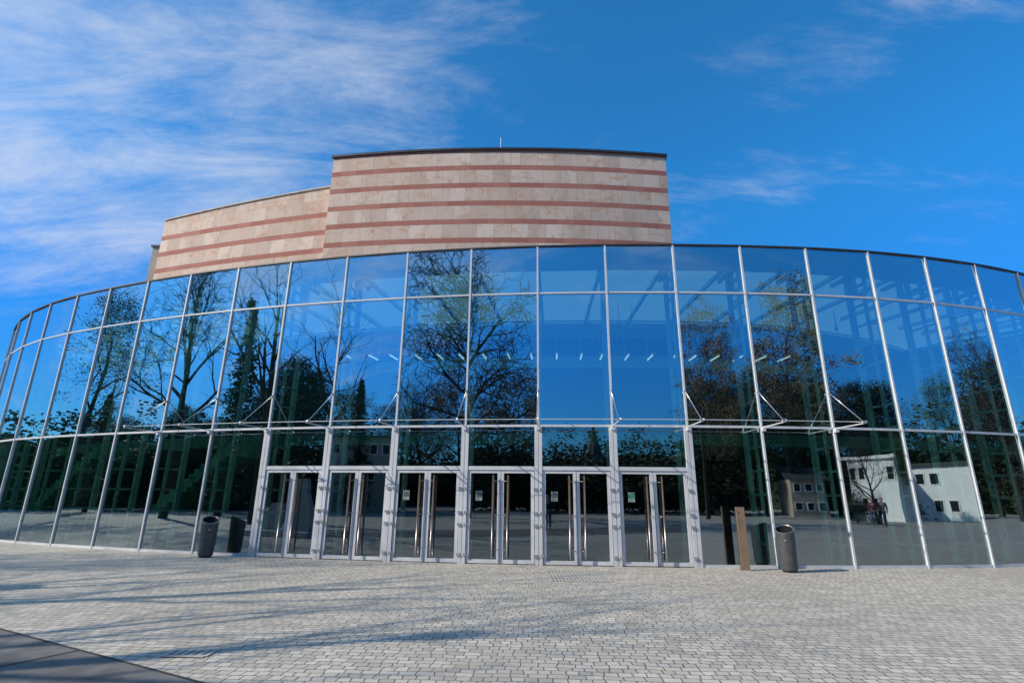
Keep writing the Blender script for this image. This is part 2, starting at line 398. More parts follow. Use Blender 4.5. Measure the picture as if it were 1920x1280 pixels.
# roof with an unseen translucent ring added to daylight the foyer, ceiling, inner walls
N_ = 74
part(MB().arcbox(R-1.5, R+.04, Z4+.005, Z4+.05, tA, tB, N_), 'roof_edge', M['roofdark'])
outl = [P(tA+(tB-tA)*i/80, R-7.0) for i in range(81)]
part(MB().prism([(p.x,p.y) for p in outl], Z4+.005, Z4+.05), 'roof', M['roofdark'])
sk = MB()
for i in range(N_):
    t0, t1 = tA+(tB-tA)*i/N_, tA+(tB-tA)*(i+1)/N_
    sk.quad(P(t0,R-7.05,Z4+.03), P(t0,R-1.45,Z4+.03), P(t1,R-1.45,Z4+.03), P(t1,R-7.05,Z4+.03))
part(sk, 'added_skylight', M['added_skylight'])  # unseen roof sheet, added to pass daylight into the foyer
part(MB().arcbox(R-1.5, R-.12, Z4-.12, Z4-.01, tA, tB, 60), 'ceiling', M['ceiling'])
part(MB().arcbox(R-9.2, R-7.0, Z4-.12, Z4-.01, tA, tB, 60), 'ceiling', M['ceiling'])
tm = th_k(-0.5)
part(MB().arcbox(R-9.4, R-9.2, 0, Z4, tm, tB, 46), 'back_wall', M['innerwall'])
part(MB().arcbox(R-9.4, R-9.2, 0, Z4, tA, tm, 30), 'back_wall', M['greenwall'])
part(MB().quad(P(tA,R-9.2,0), P(tA,R-.12,0), P(tA,R-.12,Z4), P(tA,R-9.2,Z4)), 'end_wall', M['greenwall'])
part(MB().quad(P(tB,R-9.2,0), P(tB,R-.12,0), P(tB,R-.12,Z4), P(tB,R-9.2,Z4)), 'end_wall', M['innerwall'])
part(MB().arcbox(R-9.2, R-9.12, 7.3, 7.85, th_k(-1), th_k(13), 50), 'wall_band', M['paleband'])
part(MB().arcbox(R-9.2, R-.12, .004, .03, tA, tB, 60), 'foyer_floor', M['darkfloor'])
part(MB().arcbox(R-9.2, R-2.6, 3.25, 3.62, tA, tB, 60), 'gallery', M['slab'])
for ta, tb in ((tA, th_k(-1.0)), (th_k(5.5), tB)):
    rm = MB().arcbox(R-2.72, R-2.66, 4.62, 4.68, ta, tb, 40).arcbox(R-2.71, R-2.67, 3.72, 3.76, ta, tb, 40)
    n_ = int((tb-ta)*R/.14)
    for i in range(n_):
        t = ta+(tb-ta)*i/n_; q = P(t, R-2.69); aa = ang(t); rm.obox(q, Vector((math.cos(aa),math.sin(aa),0)), Vector((math.sin(aa),-math.cos(aa),0)), -.022, .022, -.01, .01, 3.62, 4.62)
    part(rm, 'gallery_railing', M['rail'])
for ka, kb in ((-3.6,-1.2),(-7.5,-4.5)):
    sm = MB(); ns = 20
    for i in range(ns):
        ta = th_k(ka+(kb-ka)*i/ns); tb = th_k(ka+(kb-ka)*(i+1)/ns); z = (i+1)*3.25/ns
        sm.arcbox(R-2.6, R-1.3, max(.03, z-.42), z, ta, tb, 1)
    part(sm, 'staircase', M['greenstair'])
# stone tower
def circ3(a, b, c):
    ax, ay, bx, by, cx, cy = a.x, a.y, b.x, b.y, c.x, c.y
    d = 2*(ax*(by-cy)+bx*(cy-ay)+cx*(ay-by))
    ux = ((ax*ax+ay*ay)*(by-cy)+(bx*bx+by*by)*(cy-ay)+(cx*cx+cy*cy)*(ay-by))/d
    uy = ((ax*ax+ay*ay)*(cx-bx)+(bx*bx+by*by)*(ax-cx)+(cx*cx+cy*cy)*(bx-ax))/d
    return Vector((ux,uy)), math.hypot(ax-ux, ay-uy)
def arcpts(a, b, c, n, e0=0, e1=0):
    o, r = circ3(a, b, c)
    f = lambda p: math.atan2(p.x-o.x, o.y-p.y)
    t0, t1 = f(a), f(c); dt = t1-t0; t0 -= dt*e0; t1 += dt*e1
    pts = lambda rr: [Vector((o.x+rr*math.sin(t0+(t1-t0)*i/n), o.y-rr*math.cos(t0+(t1-t0)*i/n))) for i in range(n+1)]
    return pts(r), r*abs(t1-t0), pts
ZT = 22.05
ta_, tb_, tc_ = wp(626,297,ZT), wp(940,282,ZT), wp(1247,294,ZT)
ap, al, apf = arcpts(ta_, tb_, tc_, 48)
rT = circ3(ta_, tb_, tc_)[1]
back = [Vector((ap[-1].x+1.5, ap[-1].y+16)), Vector((ap[0].x+2.5, ap[0].y+16))]
ol = ap+back
tower = part(MB().prism([(p.x,p.y) for p in ol], Z4+.06, ZT, [al*i/48 for i in range(49)]), 'stone_tower', M['stone'], uv=True)
g1 = apf(rT+.10); g1[0].x -= .10; g1[-1].x += .10
part(MB().prism([(p.x,p.y) for p in g1+[back[0]+Vector((.10,.1)), back[1]+Vector((-.10,.1))]], ZT+.002, ZT+.15), 'coping', M['roofdark'], tower)
ab = wp(938,277,ZT+.2)
part(MB().tube([(ab.x,ab.y+.8,ZT+.15),(ab.x,ab.y+.8,ZT+1.5)], .022, 6), 'antenna', M['alu'], tower)
zs = ZB-2*BAND
wa, wb, wc = wp(303,448,zs), wp(460,422,zs), wp(615,402,zs)
wpnt, wl, wpf = arcpts(wa, wb, wc, 40, 0, .15)
rW = circ3(wa, wb, wc)[1]
ZW, ZL = z_at(615, 350, wc), z_at(308, 414, wa)
bk = [Vector((wpnt[-1].x+1, wpnt[-1].y+12)), Vector((wpnt[0].x+7, wpnt[0].y+12))]
ol = wpnt + bk
tops = [ZL+(ZW-ZL)*min(1,i/40*1.15) for i in range(41)]+[ZW,ZL]
wing = part(MB().prism([(p.x,p.y) for p in ol], Z4+.06, tops, [wl*i/40 for i in range(41)]), 'stone_wing', M['stonewing'], uv=True)
o_ = circ3(wa, wb, wc)[0]; sgn = 1 if (wpf(rW+.1)[20]).length < wpnt[20].length else -1
g2 = wpf(rW+.08*sgn)
part(MB().prism([(p.x,p.y) for p in g2+bk], [t+.002 for t in tops], [t+.09 for t in tops]), 'coping', M['copestone'], wing)
q = wpnt[0]; zq = z_at(291, 464, (q.x-1.9, q.y+2))
part(MB().box(q.x-1.95, q.x+3, q.y+2.0, q.y+8, Z4+.06, zq), 'side_block', M['housebeige'])
part(MB().box(q.x-2.05, q.x+3.1, q.y+1.9, q.y+8.1, zq+.002, zq+.15), 'side_block_coping', M['roofdark'])

# ------------------------------------------------------------------ interior lamps and posters
def inside(px, py, r_):
    d = ray(px, py); c = Vector((CX,CY)); dh = Vector((d.x,d.y)); L = dh.length; dh /= L
    bq = dh.dot(c); t = bq-math.sqrt(bq*bq-(c.dot(c)-r_*r_)); p = dh*t
    return Vector((p.x,p.y,H+t*d.z/L))
def strip_light(px, py, i):
    loc = inside(px, py, R-6.0); z = loc.z
    th = math.atan2(loc.x-CX, CY-loc.y); n = Vector((math.sin(th),-math.cos(th),0)); ex = Vector((math.cos(th),math.sin(th),0))
    o = thing('strip_light', 'short white fluorescent strip lamp hanging in the row under the foyer ceiling', 'lamp', loc, 'strip lamps in the foyer')
    MB().tube([loc-n*.40, loc+n*.40], .02, 8).build('lamp_tube', M['tube'], o, loc)
    MB().obox(loc, ex, n, -.05,.05,-.45,.45,.03,.08).obox(loc, ex, n, -.008,.008,-.4,-.39,.08,Z4-.26-z).build('housing', M['whitesteel'], o, loc)
for i, px in enumerate(range(655, 1480, 43)): strip_light(px+random.uniform(-5,5), 668+abs(px-960)*.01, i)
def pendant(px, py, rr):
    loc = inside(px, py, R-rr); loc.z = min(loc.z, Z4-1.0)
    o = thing('pendant_lamp', 'small round glass pendant lamp hanging on a thin wire in the foyer', 'lamp', loc, 'pendant lamps in the foyer')
    rs = [.012,.05,.07,.06,.03,.012]; zs_ = [-.09,-.06,-.02,.04,.08,.10]
    MB().tube([loc+Vector((0,0,q)) for q in zs_], rs, 10).build('lamp_globe', M['bulb'], o, loc, smooth=True)
    MB().tube([loc+Vector((0,0,.10)), (loc.x,loc.y,Z4-.26)], .008, 5).build('wire', M['rail'], o, loc)
for px, py in ((1105,590),(1130,605),(1160,592),(1185,612),(1300,600),(1345,590),(1385,606),(1463,684),(1490,676),(1517,690),(1440,680),(1565,600),(1600,615),(1580,680),(1612,690)):
    pendant(px, py, 4.2)
def poster(px, py, w, h, m, label):
    p = wp(px, py); dr = Vector((p.x,p.y,0)).normalized(); ex = Vector((dr.y,-dr.x,0)); n = -dr
    t = p+dr*1.6; loc = Vector((t.x,t.y,.03))
    o = thing('poster_stand', label, 'poster stand', loc)
    MB().obox(loc,ex,n,-w/2-.03,w/2+.03,-.03,.0,.25,.25+h).build('frame', M['steel'], o, loc)
    MB().obox(loc,ex,n,-w/2,w/2,.002,.012,.28,.22+h).build('poster', m, o, loc)
    ls = MB()
    for i,(a_,b_) in enumerate(((-.38,.38),(-.38,.2),(-.38,.30))): ls.obox(loc,ex,n,a_*w,b_*w,.013,.016,.25+h*.62-i*.14,.25+h*.62-i*.14+.07)
    ls.build('print', M['housewhite'] if m is M['posterblue'] else M['ink'], o, loc)
    MB().obox(loc,ex,n,-w/2,w/2,-.25,.2,0,.04).obox(loc,ex,n,-.03,.03,-.06,-.03,.04,.3).build('base', M['steel'], o, loc)
poster(1630,1030,.85,1.25,M['posterblue'],'blue poster on a floor stand behind the glass on the right')
poster(1745,1030,.5,1.35,M['housewhite'],'tall white poster stand behind the glass at far right')

# ------------------------------------------------------------------ street furniture
def litter_bin(base, hgt, label, face):
    o = thing('litter_bin', label, 'bin', base); L = Vector(base)
    n = 36; r0, r1 = .185, .215
    def ring(r, zf): return [L+Vector((r*math.cos(2*PI*i/n), r*math.sin(2*PI*i/n), zf(2*PI*i/n))) for i in range(n)]
    top = lambda a: hgt-.10-.09*math.cos(a-face)
    def skin(rings):
        mb = MB()
        for q in rings: mb.v += q
        for j in range(len(rings)-1):
            for i in range(n): mb.f.append((j*n+i, j*n+(i+1)%n, (j+1)*n+(i+1)%n, (j+1)*n+i))
        return mb
    skin([ring(r0,lambda a:.05), ring(r0+.004,lambda a:.07), ring(r1-.01,lambda a:.62), ring(r1,lambda a:top(a)-.02)]).build('body', M['bin'], o, L, True)
    skin([ring(r1+.002,lambda a:top(a)-.025), ring(r1+.008,lambda a:top(a)-.02), ring(r1+.008,top), ring(r1-.02,lambda a:top(a)+.006), ring(r1-.03,lambda a:top(a)-.02)]).build('rim', M['binrim'], o, L, False)
    mb = skin([ring(r1-.03,lambda a:top(a)-.02), ring(r1-.045,lambda a:top(a)-.15)]); mb.f.append(tuple(range(n, 2*n))); mb.build('opening', M['black'], o, L)
    skin([ring(r0-.03,lambda a:0), ring(r0-.03,lambda a:.05), ring(.001,lambda a:.051)]).build('foot', M['rail'], o, L)
    lk = MB().tube([L+Vector((r1*math.cos(face)*.98, r1*math.sin(face)*.98, .72)), L+Vector((r1*math.cos(face)*1.05, r1*math.sin(face)*1.05, .72))], .02, 10); lk.build('lock', M['steel'], o, L)
litter_bin(wp(1481,1072), 1.07, 'dark grey litter bin with slanted top right of the tan pillar', math.radians(-120))
litter_bin(wp(384,1044), 1.07, 'dark grey litter bin standing left of the row of doors', math.radians(-60))
b = wp(1399,1069); dr = Vector((b.x,b.y,0)).normalized(); ex = Vector((dr.y,-dr.x,0)).normalized(); L = b
rot = Matrix.Rotation(.25,3,'Z'); ex = rot@ex; n = rot@(-dr)
o = thing('information_pillar', 'slim tan information pillar standing before the glass beside the right bin', 'pillar', b)
MB().obox(L,ex,n,-.10,.10,-.03,.03,0.02,1.46).build('panel', M['tan'], o, L)
MB().obox(L,ex,n,-.105,.105,-.08,-.031,0.0,1.465).build('back_plate', M['brownside'], o, L)
mk = MB()
for i in range(5): mk.obox(L,ex,n,-.075,.01+.03*(i%3),.031,.034,1.20-i*.05,1.213-i*.05)
mk.obox(L,ex,n,-.075,-.015,.031,.034,1.29,1.36)
mk.build('print', M['ink'], o, L)
MB().obox(L,ex,n,-.15,.15,-.12,.08,0,.018).build('base', M['steel'], o, L)
def grate(name, px0, px1, py0, py1, label, rows):
    a_, b_, c_, d_ = wp(px0,py1), wp(px1,py1), wp(px1,py0), wp(px0,py0)
    cx_ = (a_+b_+c_+d_)/4; w = ((b_-a_).length+(c_-d_).length)/2; dep = ((d_-a_).length+(c_-b_).length)/2*.98
    o = thing(name, label, 'drain grate', cx_); X, Y = Vector((1,0,0)), Vector((0,1,0))
    MB().obox(cx_,X,Y,-w/2,w/2,-dep/2,dep/2,.003,.006).build('pit', M['pit'], o, cx_)
    gm = MB()
    for r_ in range(rows+1):
        y = -dep/2+dep*r_/rows; gm.obox(cx_,X,Y,-w/2,w/2,y-.03,y+.03,.0062,.011)
    nb_ = int(w/.075)
    for i in range(nb_+1):
        x = -w/2+w*i/nb_; gm.obox(cx_,X,Y,x-.027,x+.027,-dep/2,dep/2,.0065,.0105)
    gm.build('bars', M['grate'], o, cx_)
grate('drain_grate', 1030,1135,1070,1090,'pale slotted drain grate let into the paving before the middle doors', 3)
grate('drain_grate', 318,396,1219,1230,'small slotted drain grate near the asphalt corner at lower left', 1)

# ------------------------------------------------------------------ trees (seen in the glass and by their shadows)
def perp(d):
    a = d.cross(Vector((0,0,1)) if abs(d.z) < .9 else Vector((1,0,0))).normalized(); return a, d.cross(a)
def bare(seed, nl=(9,6,5,4), spread=.9, lean=.3, ends=None, r0=.22, lf=.62, first=.28, rmin=.009):
    rg = random.Random(seed); tr = MB(); br = MB()
    def grow_(p, d, ln, r, lv):
        seg = (7,5,4,3,2)[lv]; pts = [p]; rad = [r]; dd = d.copy()
        for i in range(seg):
            j = Vector((rg.gauss(0,1),rg.gauss(0,1),rg.gauss(0,1)))*(.05,.13,.17,.2,.2)[lv]
            dd = (dd+j+Vector((0,0,lean*.16 if lv else .1))).normalized(); pts.append(pts[-1]+dd*ln/seg); rad.append(r*(1-(i+1)/seg*.78))
        (tr if lv == 0 else br).tube(pts, rad, (8,5,4,3,3)[lv], cap=False)
        if lv >= len(nl):
            if ends is not None: ends.append(pts[-1])
            return
        nc = nl[lv]
        for c in range(nc):
            f = (first if lv == 0 else .25)+(1-first if lv == 0 else .75)*(c+rg.random()*.6)/nc; f = min(f,.99)
            x = f*seg; i = int(x); q = pts[i].lerp(pts[i+1], x-i); rr = rad[i]*.55
            a_, b_ = perp(dd); w = c*2.4+rg.random()*1.3
            ang_ = spread*(1.0-.45*f if lv == 0 else .75)
            t = (pts[i+1]-pts[i]).normalized()
            nd = (t*math.cos(ang_)+(a_*math.cos(w)+b_*math.sin(w))*math.sin(ang_)).normalized()
            L_ = ln*((lf-.32*f) if lv == 0 else .55)*rg.uniform(.75,1.15)
            grow_(q, nd, L_, max(rr,rmin), lv+1)
    grow_(Vector((0,0,0)), Vector((0,0,1)), 9.6, r0, 0)
    return tr, br
def leaves(mb, pts, per, spread, size, rg):
    for p in pts:
        for _ in range(per):
            q = p+Vector((rg.gauss(0,spread),rg.gauss(0,spread),rg.gauss(0,spread*.8)))
            a_ = Vector((rg.gauss(0,1),rg.gauss(0,1),rg.gauss(0,1))).normalized(); b_, c_ = perp(a_); s_ = size*rg.uniform(.6,1.3)
            mb.quad(q-b_*s_-c_*s_*.6, q+b_*s_-c_*s_*.6, q+b_*s_+c_*s_*.6, q-b_*s_+c_*s_*.6)
protos = {}
def finish(key, name, label, parts):
    o = thing(name, label, 'tree')
    for mb, nm, m in parts: mb.build(nm, M[m], o)
    protos[key] = [o, False]
for s in (2, 3):
    t, b2 = bare(s*11, (13,8,5,4), rmin=.011); finish('bare%d'%s, 'bare_tree', '', [(t,'trunk','bark'),(b2,'crown','bark')])
t, b2 = bare(77, (20,8,6,4), 1.15, .25, None, .23, .54, .24, .016); finish('round', 'bare_tree', '', [(t,'trunk','bark'),(b2,'crown','bark')])
t, b2 = bare(42, (11,6,3), .95, .3, None, .22); finish('limbs', 'bare_tree', '', [(t,'trunk','bark'),(b2,'crown','bark')])
for key, m, s, per, spr, sz, frac in (('leafy','leafgreen',5,55,.24,.034,1),('autumn','leafautumn',6,60,.22,.046,1),('dense','leafdark',7,70,.38,.060,1)):
    en = []; t, b2 = bare(s*13, (11,7,5), .95, .2, en, .2); rg = random.Random(s); lm = MB()
    leaves(lm, [e for e in en if rg.random() < frac], per, spr, sz, rg)
    o = thing(key+'_tree', '', 'tree'); t.build('trunk', M['bark'], o); c = lm.build('crown', M[m], o); b2.build('branches', M['bark'], o); protos[key] = [o, False]
rg = random.Random(3); t = MB().tube([(0,0,0),(0,0,5),(0,0,10)],[.2,.12,.02],7); lm = MB()
for i in range(46):
    z = .9+9.0*i/46; rr = 1.7*(1-(z/10.0))**.8*rg.uniform(.7,1.15)+.06
    for j in range(8):
        w = rg.random()*6.28
        for k in range(14):
            f = (k+.6)/14*rr*rg.uniform(.8,1.1); q = Vector((math.cos(w)*f, math.sin(w)*f, z-.35*f+rg.gauss(0,.06)))
            leaves(lm, [q], 1, .05, .075, rg)
finish('conifer','conifer_tree','',[(t,'trunk','bark'),(lm,'crown','leafdark')])
rg = random.Random(4); lm = MB(); cl = [Vector((rg.gauss(0,1.3),rg.gauss(0,1.3),abs(rg.gauss(1.5,1.0))+.3)) for _ in range(110)]
leaves(lm, cl, 60, .35, .075, rg); t = MB()
for i in range(6): t.tube([(0,0,0),(rg.gauss(0,.5),rg.gauss(0,.5),1.2),(rg.gauss(0,1),rg.gauss(0,1),2.4)],[.07,.05,.02],5)
finish('bush','bushy_shrub','',[(t,'trunk','bark'),(lm,'crown','leafdark')])
NAT = {'bush':4.0}
def put(key, xy, h, label, group=None, wid=1.0, rot=None):
    p = protos[key]
    if p[1]: o = copy_tree(p[0])
    else: o = p[0]; p[1] = True
    s = h/NAT.get(key,10.0); o.location = (xy[0],xy[1],0); o.rotation_euler = (0,0,random.random()*6.28 if rot is None else rot); o.scale = (s*wid,s*wid,s)
    o['label'] = label; o['category'] = 'tree' if key != 'bush' else 'shrub'
    if group: o['group'] = group
    elif 'group' in o: del o['group']
def put_m(key, px, py, dist, label, group=None, wid=1.0):
    a_ = mirror(px, py, dist); h = a_.z; put(key, (a_.x,a_.y), h, label, group, wid)
put_m('round', 888, 506, 30, 'large bare tree mirrored in the glass left of the middle of the front', None, 1.0)
put_m('bare2', 385, 515, 30, 'tall bare tree mirrored in the left part of the glass front', None, .85)
put_m('conifer', 478, 560, 40, 'tall dark conifer mirrored beside the bare tree on the left', None, .8)
put_m('autumn', 1300, 652, 36, 'slender brown leaved tree mirrored in the glass above the right door', None, .6)
put_m('autumn', 1450, 628, 44, 'broad brownish tree mirrored in the glass above the tan pillar', None, 1.0)
put_m('bare3', 1850, 690, 40, 'bare tree mirrored at the right end of the glass')
put_m('conifer', 684, 712, 40, 'small pointed conifer mirrored over the left doors')
put_m('conifer', 205, 735, 36, 'dark pointed conifer mirrored low at the left of the glass')
for px in range(130, 1900, 46):
    key = random.choice(['dense','dense','bare3','bush','leafy','dense','autumn'])
    py = random.uniform(740, 800) if key != 'bush' else random.uniform(815, 850)
    if px < 480: py = random.uniform(795, 835)
    if 500 < px < 640: py -= 35
    if 960 < px < 1270: key = 'bush'; py = random.uniform(845, 870)
    put_m(key, px+random.uniform(-15,15), py, random.uniform(48,60), 'bushy tree in the dark belt of trees mirrored low in the glass', 'belt of trees opposite the hall', random.uniform(1,1.3))
# the wood behind the plaza, one dark mass
rg = random.Random(21); core = MB(); lf = MB(); n_ = 150; prev = None; cxy = Vector((3.0, 8.0))
for i in range(n_+1):
    a_ = math.radians(68)+math.radians(224)*i/n_; rr = 74+4*math.sin(i*.35)+rg.uniform(-1.5,1.5)
    h = 9.6+3.0*mnoise.noise(Vector((i*.13,0,0)))+2.4*mnoise.noise(Vector((i*.47,5,0)))
    p = Vector((cxy.x+rr*math.sin(a_), cxy.y+rr*math.cos(a_), 0))
    if prev:
        core.quad(prev[0], p, p+Vector((0,0,h*.80)), prev[0]+Vector((0,0,prev[1]*.80)))
        for _ in range(34):
            f = rg.random(); z = (h*f+prev[1]*(1-f))*(1-.9*rg.random()**1.6); q = prev[0].lerp(p,f); inn = (Vector((cxy.x,cxy.y,0))-q).normalized()
            leaves(lf, [q+inn*rg.uniform(.3,3.2)+Vector((0,0,z))], 7, .45, .19, rg)
    prev = (p, h)
cm_ = MB(); cm_.v = core.v+lf.v; cm_.f = core.f+[tuple(j+len(core.v) for j in f) for f in lf.f]
tag(cm_.build('distant_wood', M['leafdark']), 'dark wood closing the plaza opposite the hall, mirrored low in the glass', 'wood', kind='stuff')
# trees at the left whose shadows reach the plaza
put('limbs', (-17.5,2.0), 12, 'bare tree left of the plaza whose shadow falls across the setts', rot=.4)
put('limbs', (-24,3.4), 15, 'bare tree left of the plaza behind the nearest one', rot=2.1)
put('leafy', (-44,14.0), 14, 'leafy tree beyond the left end of the glass front')

# ------------------------------------------------------------------ houses mirrored in the glass
def house(px0, px1, pyt, dist, wm, rm, label, storeys, cols, depth=9, pitched=False, name='house', fm='housewhite', face=None):
    a_, b_ = mirror(px0, pyt, dist), mirror(px1, pyt, dist); h = (a_.z+b_.z)/2; c = (a_+b_)/2
    ex = Vector((b_.x-a_.x, b_.y-a_.y, 0)); w = ex.length; ex.normalize(); n = Vector((ex.y,-ex.x,0))
    t = Vector((HL.x-c.x, HL.y-c.y, 0))
    if n.dot(t) < 0: n = -n
    if face: n = Vector((face[0],face[1],0)).normalized(); ex = Vector((-n.y,n.x,0)); w *= 1.25
    L = Vector((c.x,c.y,0)); o = thing(name, label, 'house', L)
    he = h*.72 if pitched else h
    MB().obox(L,ex,n,-w/2,w/2,-depth,0,0,he).build('wall', M[wm], o, L)
    if pitched:
        r_ = MB(); q = lambda s_, y_, z_: L+ex*s_+n*y_+Vector((0,0,z_))
        W = w/2+.4
        r_.quad(q(-W,.5,he-.1),q(W,.5,he-.1),q(W,-depth/2,h),q(-W,-depth/2,h)).quad(q(-W,-depth-.5,he-.1),q(-W,-depth/2,h),q(W,-depth/2,h),q(W,-depth-.5,he-.1))
        r_.poly([q(-w/2,0,he),q(-w/2,-depth/2,h-.1),q(-w/2,-depth,he)]).poly([q(w/2,0,he),q(w/2,-depth/2,h-.1),q(w/2,-depth,he)])
        r_.build('roof', M[rm], o, L)
    else: MB().obox(L,ex,n,-w/2-.3,w/2+.3,-depth-.3,.3,he+.002,he+.25).build('roof', M[rm], o, L)
    sh = he/storeys
    for r_ in range(storeys):
        for k in range(cols):
            if (r_*5+k*3+cols) % 4 in (0,1) and cols > 3: continue
            s_ = -w/2+w*(k+.5)/cols; ww = min(.7, w/cols*.26)
            f = MB().obox(L,ex,n,s_-ww-.08,s_+ww+.08,.002,.05,r_*sh+sh*.30,r_*sh+sh*.76).build('window', M[fm], o, L)
            MB().obox(L,ex,n,s_-ww,s_+ww,.052,.06,r_*sh+sh*.34,r_*sh+sh*.72).build('pane', M['darkpane'], f, L)
house(1585,1672,862,36,'housewhite','housewhite','white flat roofed house mirrored in the glass behind the blue poster',2,5,face=(-.96,.12))
house(1712,1805,874,40,'housewhite','slate','low white house mirrored near the right end of the glass',2,4,face=(-.97,.10))
house(1480,1545,872,42,'housebeige','slate','beige house with dark pitched roof mirrored behind the tan pillar',2,3,8,True)
house(620,745,822,40,'housebeige','slate','low beige building mirrored above the left doors',3,8)
put_m('dense', 1695, 845, 34, 'dark bushy tree mirrored between the two white houses', None, .7)
put_m('bare3', 1625, 840, 28, 'small bare tree mirrored before the white house behind the blue poster', None, .9)
put_m('bush', 1600, 925, 28, 'dark shrub mirrored before the white house behind the blue poster', None, .7)
for key, (o, used) in protos.items():
    if not used:
        for ch in list(o.children): bpy.data.objects.remove(ch)
        bpy.data.objects.remove(o)
# church
cp = mirror(1112, 815, 64); L = Vector((cp.x,cp.y,0)); o = thing('church', 'church with a slim pointed spire mirrored above the fifth door', 'church', L)
X, Y = Vector((1,0,0)), Vector((0,1,0)); hh = cp.z
MB().obox(L,X,Y,-2,2,-2,2,0,hh*.6).build('tower', M['housebeige'], o, L)
MB().tube([L+Vector((0,0,hh*.6)),L+Vector((0,0,hh*.72)),L+Vector((0,0,hh*1.12))],[2.3,1.2,.05],8).build('spire', M['slate'], o, L)
MB().obox(L,X,Y,-5,5,-20,-2.01,0,hh*.35).build('nave', M['housebeige'], o, L)
# sculpture
sp_ = mirror(545, 985, 9); L = Vector((sp_.x,sp_.y,0))
o = thing('stone_sculpture', 'pale sculpture of tilted curved slabs mirrored in the glass left of the doors', 'sculpture', L)
for i,(x,y,w,hh,tl) in enumerate(((0,0,.9,2.3,.12),(1.1,.4,.7,1.9,-.2),(-1.2,.3,1.2,1.3,.35))):
    pts = []; mb = MB()
    for j in range(9):
        z = hh*j/8; bend = .35*math.sin(j/8*2.2)+tl*z; wj = w*(1-.45*(j/8)**2)/2
        pts.append((x+bend, y+.1*j/8, z, wj))
    for p1,p2 in zip(pts,pts[1:]):
        for yy in (-.1,.1):
            mb.quad(L+Vector((p1[0]-p1[3],p1[1]+yy,p1[2])),L+Vector((p1[0]+p1[3],p1[1]+yy,p1[2])),L+Vector((p2[0]+p2[3],p2[1]+yy,p2[2])),L+Vector((p2[0]-p2[3],p2[1]+yy,p2[2])))
        for sg in (-1,1):
            mb.quad(L+Vector((p1[0]+sg*p1[3],p1[1]-.1,p1[2])),L+Vector((p1[0]+sg*p1[3],p1[1]+.1,p1[2])),L+Vector((p2[0]+sg*p2[3],p2[1]+.1,p2[2])),L+Vector((p2[0]+sg*p2[3],p2[1]-.1,p2[2])))
    mb.build('slab', M['concrete'], o, L)
MB().obox(L,X,Y,-2.4,2.0,-.8,1.1,0,.22).build('plinth', M['concrete'], o, L)

# ------------------------------------------------------------------ people mirrored in the glass
def skinmesh(name, chains, m, parent):
    vs = []; es = []; rs = []; idx = {}
    for ch in chains:
        prev = None
        for p, r_ in ch:
            k = tuple(round(x,4) for x in p)
            if k not in idx: idx[k] = len(vs); vs.append(p); rs.append(r_)
            if prev is not None and prev != idx[k]: es.append((prev, idx[k]))
            prev = idx[k]
    me = bpy.data.meshes.new(name); me.from_pydata(vs, es, []); me.materials.append(m)
    o = bpy.data.objects.new(name, me); C.objects.link(o); o.parent = parent
    md = o.modifiers.new('skin','SKIN'); md.use_smooth_shade = True
    for i, v in enumerate(me.skin_vertices[0].data):
        v.radius = rs[i] if isinstance(rs[i], tuple) else (rs[i], rs[i]); v.use_root = (i == 0)
    sb = o.modifiers.new('sub','SUBSURF'); sb.levels = 1; sb.render_levels = 1
    return o
def person(label, loc, rot, arms, coat, legs, stride=.12, hairlong=False):
    o = thing('person', label, 'person', loc); o.rotation_euler = (0,0,rot)
    pel, sp1, ch, nk, hd0, hd1 = (0,0,.95),(0,0,1.12),(0,.0,1.36),(0,.0,1.49),(0,-.02,1.56),(0,-.02,1.68)
    body = [[(pel,(.14,.10)),(sp1,(.13,.09)),(ch,(.15,.10)),(nk,.05),(hd0,(.07,.085)),(hd1,(.075,.09)),((0,-.01,1.76),(.05,.06))],[(hd0,(.07,.085)),((0,-.115,1.61),.012)]]
    co = [[(pel,(.165,.125)),(sp1,(.155,.115)),(ch,(.175,.125)),((0,0,1.46),.075)]]
    tr = [[(( 0,0,.96),(.16,.12))]]
    for sg in (-1,1):
        sh = (sg*.18,0,1.42); el, wr = arms[0 if sg<0 else 1]
        arm = [(ch,(.15,.10)),(sh,.055),(el,.042),(wr,.03)]; body.append(arm)
        w, e = Vector(wr), Vector(el); d_ = (w-e).normalized(); a_, b_ = perp(d_); palm = w+d_*.07
        body.append([(wr,.03),(tuple(palm),(.034,.018))])
        for f in range(4): 
            q = palm+a_*(f-1.5)*.018; body.append([(tuple(palm),(.034,.018)),(tuple(q+d_*.03),.009),(tuple(q+d_*(.06+.012*(f in (1,2)))+b_*.015),.008)])
        body.append([(wr,.03),(tuple(w+d_*.03+a_*.035),.01),(tuple(w+d_*.065+a_*.05),.009)])
        co.append([(ch,(.175,.125)),(sh,.072),(el,.058),(tuple(Vector(el).lerp(Vector(wr),.9)),.043)])
        hp = (sg*.095,0,.9); kn = (sg*.1,-sg*stride*.5-.03,.5); an = (sg*.1,-sg*stride,.09); toe = (sg*.11,-sg*stride-.14,.045)
        body.append([(pel,(.14,.10)),(hp,.085),(kn,.055),(an,.038),(toe,.035)])
        tr.append([(( 0,0,.96),(.16,.12)),(hp,.10),(kn,.072),((an[0],an[1],.12),.058)])
        skinmesh('shoe', [[((an[0],an[1]+.05,.05),.048),((an[0],an[1],.055),.05),(toe,.042)]], M['hair'], o)
    skinmesh('body', body, M['skin'], o); skinmesh('jacket', co, coat, o); skinmesh('trousers', tr, legs, o)
    hr = [[((0,.01,1.70),(.088,.092)),((0,0,1.77),(.07,.075))]]
    hr[0].insert(0, ((0,.05,1.60 if not hairlong else 1.45),.06)); skinmesh('hair', hr, M['hair'], o)
